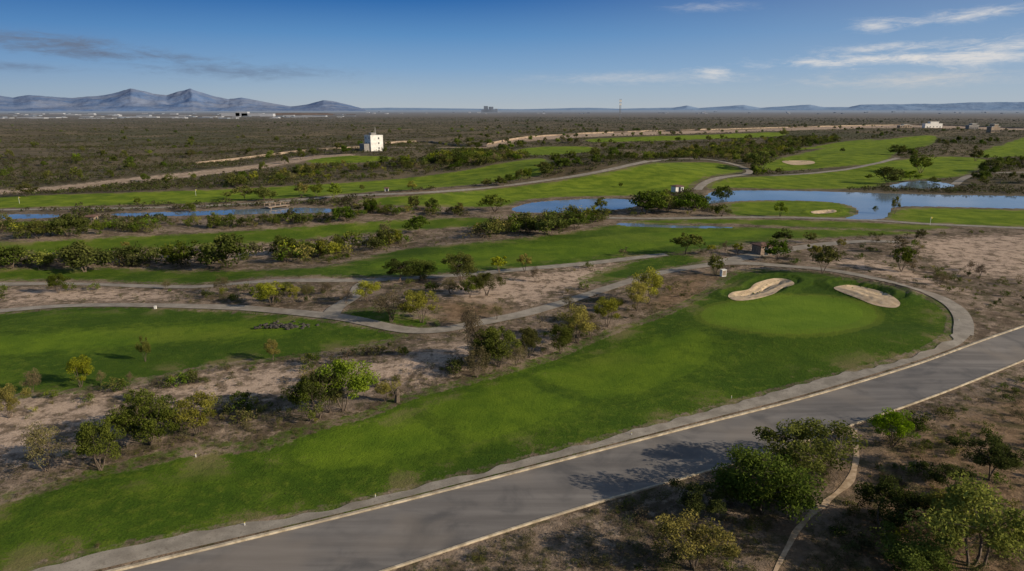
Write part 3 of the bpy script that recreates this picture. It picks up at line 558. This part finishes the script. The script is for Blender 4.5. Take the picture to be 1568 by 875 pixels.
hut(1166,389,26,18,'stone_hut',M_stone,.35); hut(1037,294,17,11,'pump_house',M_white,.3); hut(140,340,19,11,'comfort_hut',M_tan,.2); hut(592,293,7,6,'small_shed',M_white,.3)
def box_house(px,py,wpx,hpx,name,m):
    l=at(px,py); s=sc(px,py); w=wpx*s/2; h=hpx*s; e=empty(name,l,.1)
    boxes('walls',[(-w,-4,-.5,w,4,h*.7,0),(-w*.4,-3.9,h*.7,w*.55,3.9,h,0)],[m],e)
    boxes('roof',[(-w-.3,-4.3,h*.7,-w*.41,4.3,h*.7+.35,0),(w*.56,-4.3,h*.7,w+.3,4.3,h*.7+.35,0),(-w*.45,-4.2,h,w*.6,4.2,h+.35,0)],[M_white],e)
    boxes('windows',[(w*q-.9,-4.06,1,w*q+.9,-3.9,2.6,0) for q in (-.75,-.4,.0,.4,.75)],[M_glass],e)
box_house(1427,196,28,9,'white_house',M_white); box_house(1520,203,14,12,'house',M_tan); box_house(1488,198,16,8,'house',M_grey); box_house(1385,196,20,5,'house',M_tan)
l=at(1107,423); e=empty('utility_cabinet',l,.3); boxes('body',[(-.45,-.35,0,.45,.35,1.2,0),(-.5,-.4,1.2,.5,.4,1.28,0),(-.5,-.4,-.1,.5,.4,-.001,1)],[M_white,M_grey],e); boxes('door_panel',[(-.36,-.37,.15,-.02,-.352,1.1,0),(.02,-.37,.15,.36,-.352,1.1,0)],[M_tan],e)
l=at(238,473); e=empty('utility_cabinet',l,.1); boxes('body',[(-.16,-.12,0,.16,.12,.42,0),(-.18,-.14,.42,.18,.14,.46,0)],[M_white],e)
for (a,b) in (((408,322),(440,316)),):
    A_=at(*a);B_=at(*b); L=math.hypot(B_[0]-A_[0],B_[1]-A_[1]); rz=math.atan2(B_[1]-A_[1],B_[0]-A_[0]); e=empty('footbridge',((A_[0]+B_[0])/2,(A_[1]+B_[1])/2,max(A_[2],B_[2],0)),rz)
    boxes('deck',[(-L/2,-1.4,.4,L/2,1.4,.6,0)],[M_tan],e); boxes('railing',[(-L/2,sd*1.35-.05,1.4,L/2,sd*1.35+.05,1.5,0) for sd in(-1,1)]+[(L*q-.06,sd*1.35-.06,.6,L*q+.06,sd*1.35+.06,1.4,0) for sd in(-1,1) for q in(-.45,-.2,.05,.3,.46)],[M_stone],e)
    boxes('piers',[(-L*.4,-1.2,-1,-L*.36,1.2,.4,0),(L*.36,-1.2,-1,L*.4,1.2,.4,0)],[M_stone],e)
def wall(pts,h,name,m):
    P=resample(ground(spline(pts,False,5)),2,.01); return sweep(name,P,[(-.15,-.5),(-.15,h),(.15,h),(.15,-.5)],m)
wall([(300,252),(380,243),(470,232),(556,227)],1.3,'perimeter_wall',M_tan); wall([(590,221),(640,218),(700,224),(745,226)],1.6,'perimeter_wall',M_tan); wall([(745,222),(800,212.5),(870,207),(960,203),(1100,199),(1250,195),(1400,192),(1568,197)],1.6,'perimeter_wall',M_tan)
l=at(949,184); s=sc(949,184); Ht=31*s; e=empty('radio_mast',l); bl=[]
hw=1.6
for sx_,sy_ in((-1,-1),(1,-1),(1,1),(-1,1)): bl.append((sx_*hw-.35,sy_*hw-.35,0,sx_*hw+.35,sy_*hw+.35,Ht,0))
boxes('legs',bl,[M_metal],e); boxes('cross_bracing',[(-hw+.36,-hw-.2,z,hw-.36,-hw+.2,z+.4,0) for z in np.arange(3,Ht,5)]+[(-hw-.2,-hw+.36,z,-hw+.2,hw-.36,z+.4,0) for z in np.arange(3,Ht,5)],[M_metal],e); boxes('antenna_panels',[(-3,-2.6,Ht*f,3,-2,Ht*f+5,0) for f in(.7,.86)],[M_white],e)
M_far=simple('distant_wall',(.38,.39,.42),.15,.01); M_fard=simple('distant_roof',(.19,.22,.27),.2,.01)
bl=[]
for i in range(150):
    px=random.choice([random.uniform(0,560),random.uniform(560,1568),random.uniform(-60,500)]); py=random.uniform(174.5,182) if px<560 else random.uniform(172,175)
    x,y=flat([(px,py)])[0]; s=depth(x,y)/F; w=random.uniform(1,12 if px<560 else 2.5)*s; h=random.uniform(.5,1.3)*s
    bl.append((x-w,y-12,-1,x+w,y+12,h,0 if random.random()<.5 else 1))
for px,w_,h_,py in((355,14,6,178),(372,9,8,178),(388,16,5,178),(410,10,5,178.5),(60,30,1.2,181),(150,25,1.4,182),(220,22,1.4,180),(470,30,1.5,179)):
    x,y=flat([(px,py)])[0]; s=depth(x,y)/F; bl.append((x-w_*s,y-15,-1,x+w_*s,y+15,h_*s*.8,0))
boxes('distant_town',bl,[M_far,M_fard])
bl=[]
for px,w_,h_ in((744,3,9),(752,3.5,8),(760,2,5),(748,11,4)):
    x,y=flat([(px,172)])[0]; s=depth(x,y)/F; o_=px*.01; bl.append((x-w_*s,y-30+o_,-1,x+w_*s,y+30+o_*2,h_*s,1))
boxes('distant_factory',bl,[M_far,M_fard])
def rocks(name,px,py,n,spread,s0,s1):
    import bmesh
    bm=bmesh.new(); x,y,z=at(px,py)
    for i in range(n):
        r=bmesh.ops.create_icosphere(bm,subdivisions=2,radius=random.uniform(s0,s1)); o=Vector((random.gauss(0,spread[0]),random.gauss(0,spread[1]),0)); sq=Vector((random.uniform(.8,1.5),random.uniform(.7,1.2),random.uniform(.5,.9))); sd=random.random()*50
        for v in r['verts']:
            v.co*=1+.45*mnoise.noise(v.co*1.6/s1+Vector((sd,0,0))); v.co=Vector((v.co.x*sq.x,v.co.y*sq.y,v.co.z*sq.z))+o+Vector((0,0,.08))
    me=bpy.data.meshes.new(name); bm.to_mesh(me); bm.free(); me.materials.append(M_rock); obj(name,me,(x,y,z))
M_rock=simple('rock',(.055,.048,.04),.5,3)
rocks('rock_pile',435,500,70,(2.1,.75),.12,.36)
M_flag=mat('flag_cloth',lambda t:bsdf(t,(.6,.5,.1),.8)); M_wp=simple('white_paint',(.75,.73,.68),.05,3)
for px,py in((1424,345),(30,312),(300,300)):
    e=empty('golf_flag',at(px,py)); boxes('pole',[(-.025,-.025,0,.025,.025,2.2,0)],[M_wp],e); boxes('pennant',[(.026,-.01,1.8,.5,.01,2.18,0)],[M_flag],e)
for px,py in((375,806),(967,667),(575,762),(1468,492),(1120,610),(300,700)):
    e=empty('marker_post',at(px,py)); boxes('stake',[(-.025,-.025,-.1,.025,.025,.28,0)],[M_wp],e); boxes('cap',[(-.03,-.03,.281,.03,.03,.33,0)],[M_flag],e)
x,y,z=at(608,616)
g=np.random.default_rng(3); segs=[((0,0,-.1),(.05,0,.9),.32,.26),((.05,0,.9),(.05,.05,1.5),.3,.12)]
for i in range(26):
    a=g.uniform(0,6.28); l_=g.uniform(.4,.8); segs.append(((.05,0,1.3),(math.cos(a)*l_*.6,math.sin(a)*l_*.6,1.3-l_*g.uniform(.2,1.1)),.06,.02))
V_,F_=tube(segs,6); obj('palm_stump',mesh_from('palm_stump',V_,F_,[M_bark]),(x,y,z),0,1.0)
# ------------------------------------------------------------------ mountains
def range_(name,prof,D0,D1,a_step,material,rough=.5,rows=44,seed=0,px0=None):
    pr=np.array(prof,float); a,s=ray(pr[:,0],pr[:,1]); Dm=(D0+D1)/2; hh=np.maximum(s*Dm+CAMZ,0)
    aa=np.radians(np.arange(math.degrees(a[0]),math.degrees(a[-1]),a_step)); P=np.interp(aa,a,hh); n=len(aa)
    V=[]
    for j,al in enumerate(aa):
        for i in range(rows):
            t=i/(rows-1); D=D0+(D1-D0)*t; x=D*math.sin(al);y=D*math.cos(al)
            u=abs(2*t-1); rn=mnoise.ridged_multi_fractal(Vector((x/900,y/1500,seed)),.9,2.1,5,1.0,2.0)/1.6
            h=P[j]*(1-u**.9)*(1-rough*min(1,u*2.2)*(1-min(1.2,rn)))+P[j]*.11*(rn-.6)
            V.append((x,y,max(-20,h-12*(u>.98)) if u<.98 else -20))
    idx=np.arange(n*rows).reshape(n,rows); Fq=np.stack([idx[:-1,:-1],idx[1:,:-1],idx[1:,1:],idx[:-1,1:]],-1).reshape(-1,4)
    obj(name,mesh_from(name,V,Fq,[material],smooth=True))
def mtn(c1,c2):
    def fn(t):
        p=pos(t); n=t.noise(p,.0018,6,.65); return bsdf(t,t.mix(t.ss(n,.35,.65),c1,c2),1,0,t.noise(p,.004,6,.6),.7,50)
    return fn
M_mt=mat('mountain_rock_haze',mtn((.11,.175,.31),(.20,.235,.32))); M_hl=mat('hill_rock_haze',mtn((.19,.28,.42),(.23,.31,.43)))  # rock colours carry painted blue distance haze
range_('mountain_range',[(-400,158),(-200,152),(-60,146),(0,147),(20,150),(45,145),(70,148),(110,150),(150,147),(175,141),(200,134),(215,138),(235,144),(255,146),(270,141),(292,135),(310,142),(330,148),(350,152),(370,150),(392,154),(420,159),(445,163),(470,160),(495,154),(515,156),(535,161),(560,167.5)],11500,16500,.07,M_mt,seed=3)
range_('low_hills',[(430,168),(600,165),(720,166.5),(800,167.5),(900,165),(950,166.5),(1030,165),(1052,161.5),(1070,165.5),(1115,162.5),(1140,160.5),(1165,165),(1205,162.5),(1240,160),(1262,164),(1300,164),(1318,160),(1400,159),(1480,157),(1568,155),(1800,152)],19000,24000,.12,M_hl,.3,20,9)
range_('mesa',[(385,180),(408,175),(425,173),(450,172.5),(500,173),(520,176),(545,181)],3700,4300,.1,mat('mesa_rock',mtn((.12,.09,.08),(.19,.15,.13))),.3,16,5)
# ------------------------------------------------------------------ light and sky
SE,SAZ=22,110
sd=bpy.data.lights.new('sun','SUN'); sd.energy=5.0; sd.angle=math.radians(.5); sd.color=(1,.88,.70); so=bpy.data.objects.new('sun',sd); scene.collection.objects.link(so)
az=math.radians(SAZ); el=math.radians(SE); dvec=Vector((math.sin(az)*math.cos(el),math.cos(az)*math.cos(el),math.sin(el))); so.rotation_euler=dvec.to_track_quat('Z','Y').to_euler(); so.location=(60,-20,80)
w=bpy.data.worlds.new('World'); scene.world=w; w.use_nodes=True; t=NT(w.node_tree)
sky=t.n('ShaderNodeTexSky',sky_type='NISHITA',sun_disc=False,sun_elevation=el,sun_rotation=az,air_density=1.0,dust_density=1.0,ozone_density=1.0)
bg1=t.n('ShaderNodeBackground',{'Color':sky.outputs[0],'Strength':.105})
gen=t.n('ShaderNodeTexCoord').outputs['Generated']; s_=t.n('ShaderNodeSeparateXYZ',{0:gen}); X,Y,Z=s_.outputs
elv=t.m('MULTIPLY',t.m('ARCSINE',Z),57.2958); azd=t.m('MULTIPLY',t.m('ARCTAN2',X,Y),57.2958)
cr=t.n('ShaderNodeValToRGB')
lin=t.m('DIVIDE',elv,20.,clamp=True); t.set(cr.inputs[0],lin)
stops=[(0,(.42,.47,.51)),(.07,(.335,.44,.545)),(.16,(.21,.365,.57)),(.28,(.105,.265,.52)),(.41,(.032,.145,.40)),(1,(.03,.10,.28))]
e_=cr.color_ramp.elements
while len(e_)<len(stops): e_.new(.5)
for q,(p_,c_) in enumerate(stops): e_[q].position=p_; e_[q].color=(*c_,1)
col=cr.outputs[0]
col=t.mix(t.ss(azd,-10.,45.,0,.30),col,(.44,.50,.56))
col=t.mix(t.ss(azd,-10.,-45.,0,.35),col,t.mix(1.,col,(.5,.62,.78),'MULTIPLY'))
cv=t.n('ShaderNodeCombineXYZ',{0:azd,1:t.m('MULTIPLY',elv,4.5),2:0.}).outputs[0]
wn=t.noise(cv,.2,6,.62,1.4); wn2=t.noise(cv,.8,6,.7,1.)
wv=t.m('ADD',t.m('MULTIPLY',wn,.6),t.m('MULTIPLY',wn2,.4))
def cloud(col,px,py,wx,wy,tilt,c,amt,th=.45,soft=.42):
    a0,s0=ray(px,py); a0=math.degrees(float(a0)); e0=math.degrees(math.atan(float(s0))); wx=wx/20.; wy=wy/19.
    du=t.m('SUBTRACT',azd,a0); dv=t.m('SUBTRACT',t.m('SUBTRACT',elv,e0),t.m('MULTIPLY',du,tilt))
    g=t.m('ADD',t.m('POWER',t.m('DIVIDE',du,wx),2.),t.m('POWER',t.m('DIVIDE',dv,wy),2.))
    mk=t.m('EXPONENT',t.m('MULTIPLY',g,-1.))
    v=t.ss(t.m('ADD',wv,t.m('MULTIPLY',t.m('SUBTRACT',mk,1.),.32)),th-.16,th-.16+soft)
    return t.mix(t.m('MULTIPLY',t.m('MULTIPLY',v,mk),amt,clamp=True),col,c)
D_=(.14,.19,.285); Bc=(.70,.69,.68)
for a_ in ((60,64,140,15,-.03,D_,1.4),(180,84,150,9,-.02,D_,1.2),(370,108,220,16,-.01,D_,.8),(20,103,80,8,-.02,D_,.8),
  (1370,90,230,11,.02,Bc,1.3),(1380,72,130,9,.02,Bc,.9),(1520,80,90,22,.14,Bc,1.1),(1340,39,40,11,0.,Bc,1.),(1500,20,110,11,.08,Bc,1.),(1085,11,80,9,-.02,Bc,.4),(980,120,220,12,0.,(.52,.56,.61),.8),(1095,113,38,14,0.,Bc,.9),(1400,122,200,14,0.,(.58,.58,.58),.9)):
    col=cloud(col,*a_,.42)
bg2=t.n('ShaderNodeBackground',{'Color':col,'Strength':1.})
mx=t.n('ShaderNodeMixShader',{0:t.ss(elv,11.,26.),1:bg2.outputs[0],2:bg1.outputs[0]}); o_=t.n('ShaderNodeOutputWorld'); t.t.links.new(mx.outputs[0],o_.inputs[0])
# ------------------------------------------------------------------ camera
cd=bpy.data.cameras.new('camera'); cd.sensor_width=36; cd.lens=F/1568*36; cd.clip_end=120000; cd.clip_start=.5
co=bpy.data.objects.new('camera',cd); scene.collection.objects.link(co); co.location=(0,0,CAMZ); co.rotation_euler=(math.pi/2-PITCH,0,0); scene.camera=co
scene.view_settings.view_transform='Standard'; scene.view_settings.look='None'; scene.view_settings.exposure=0
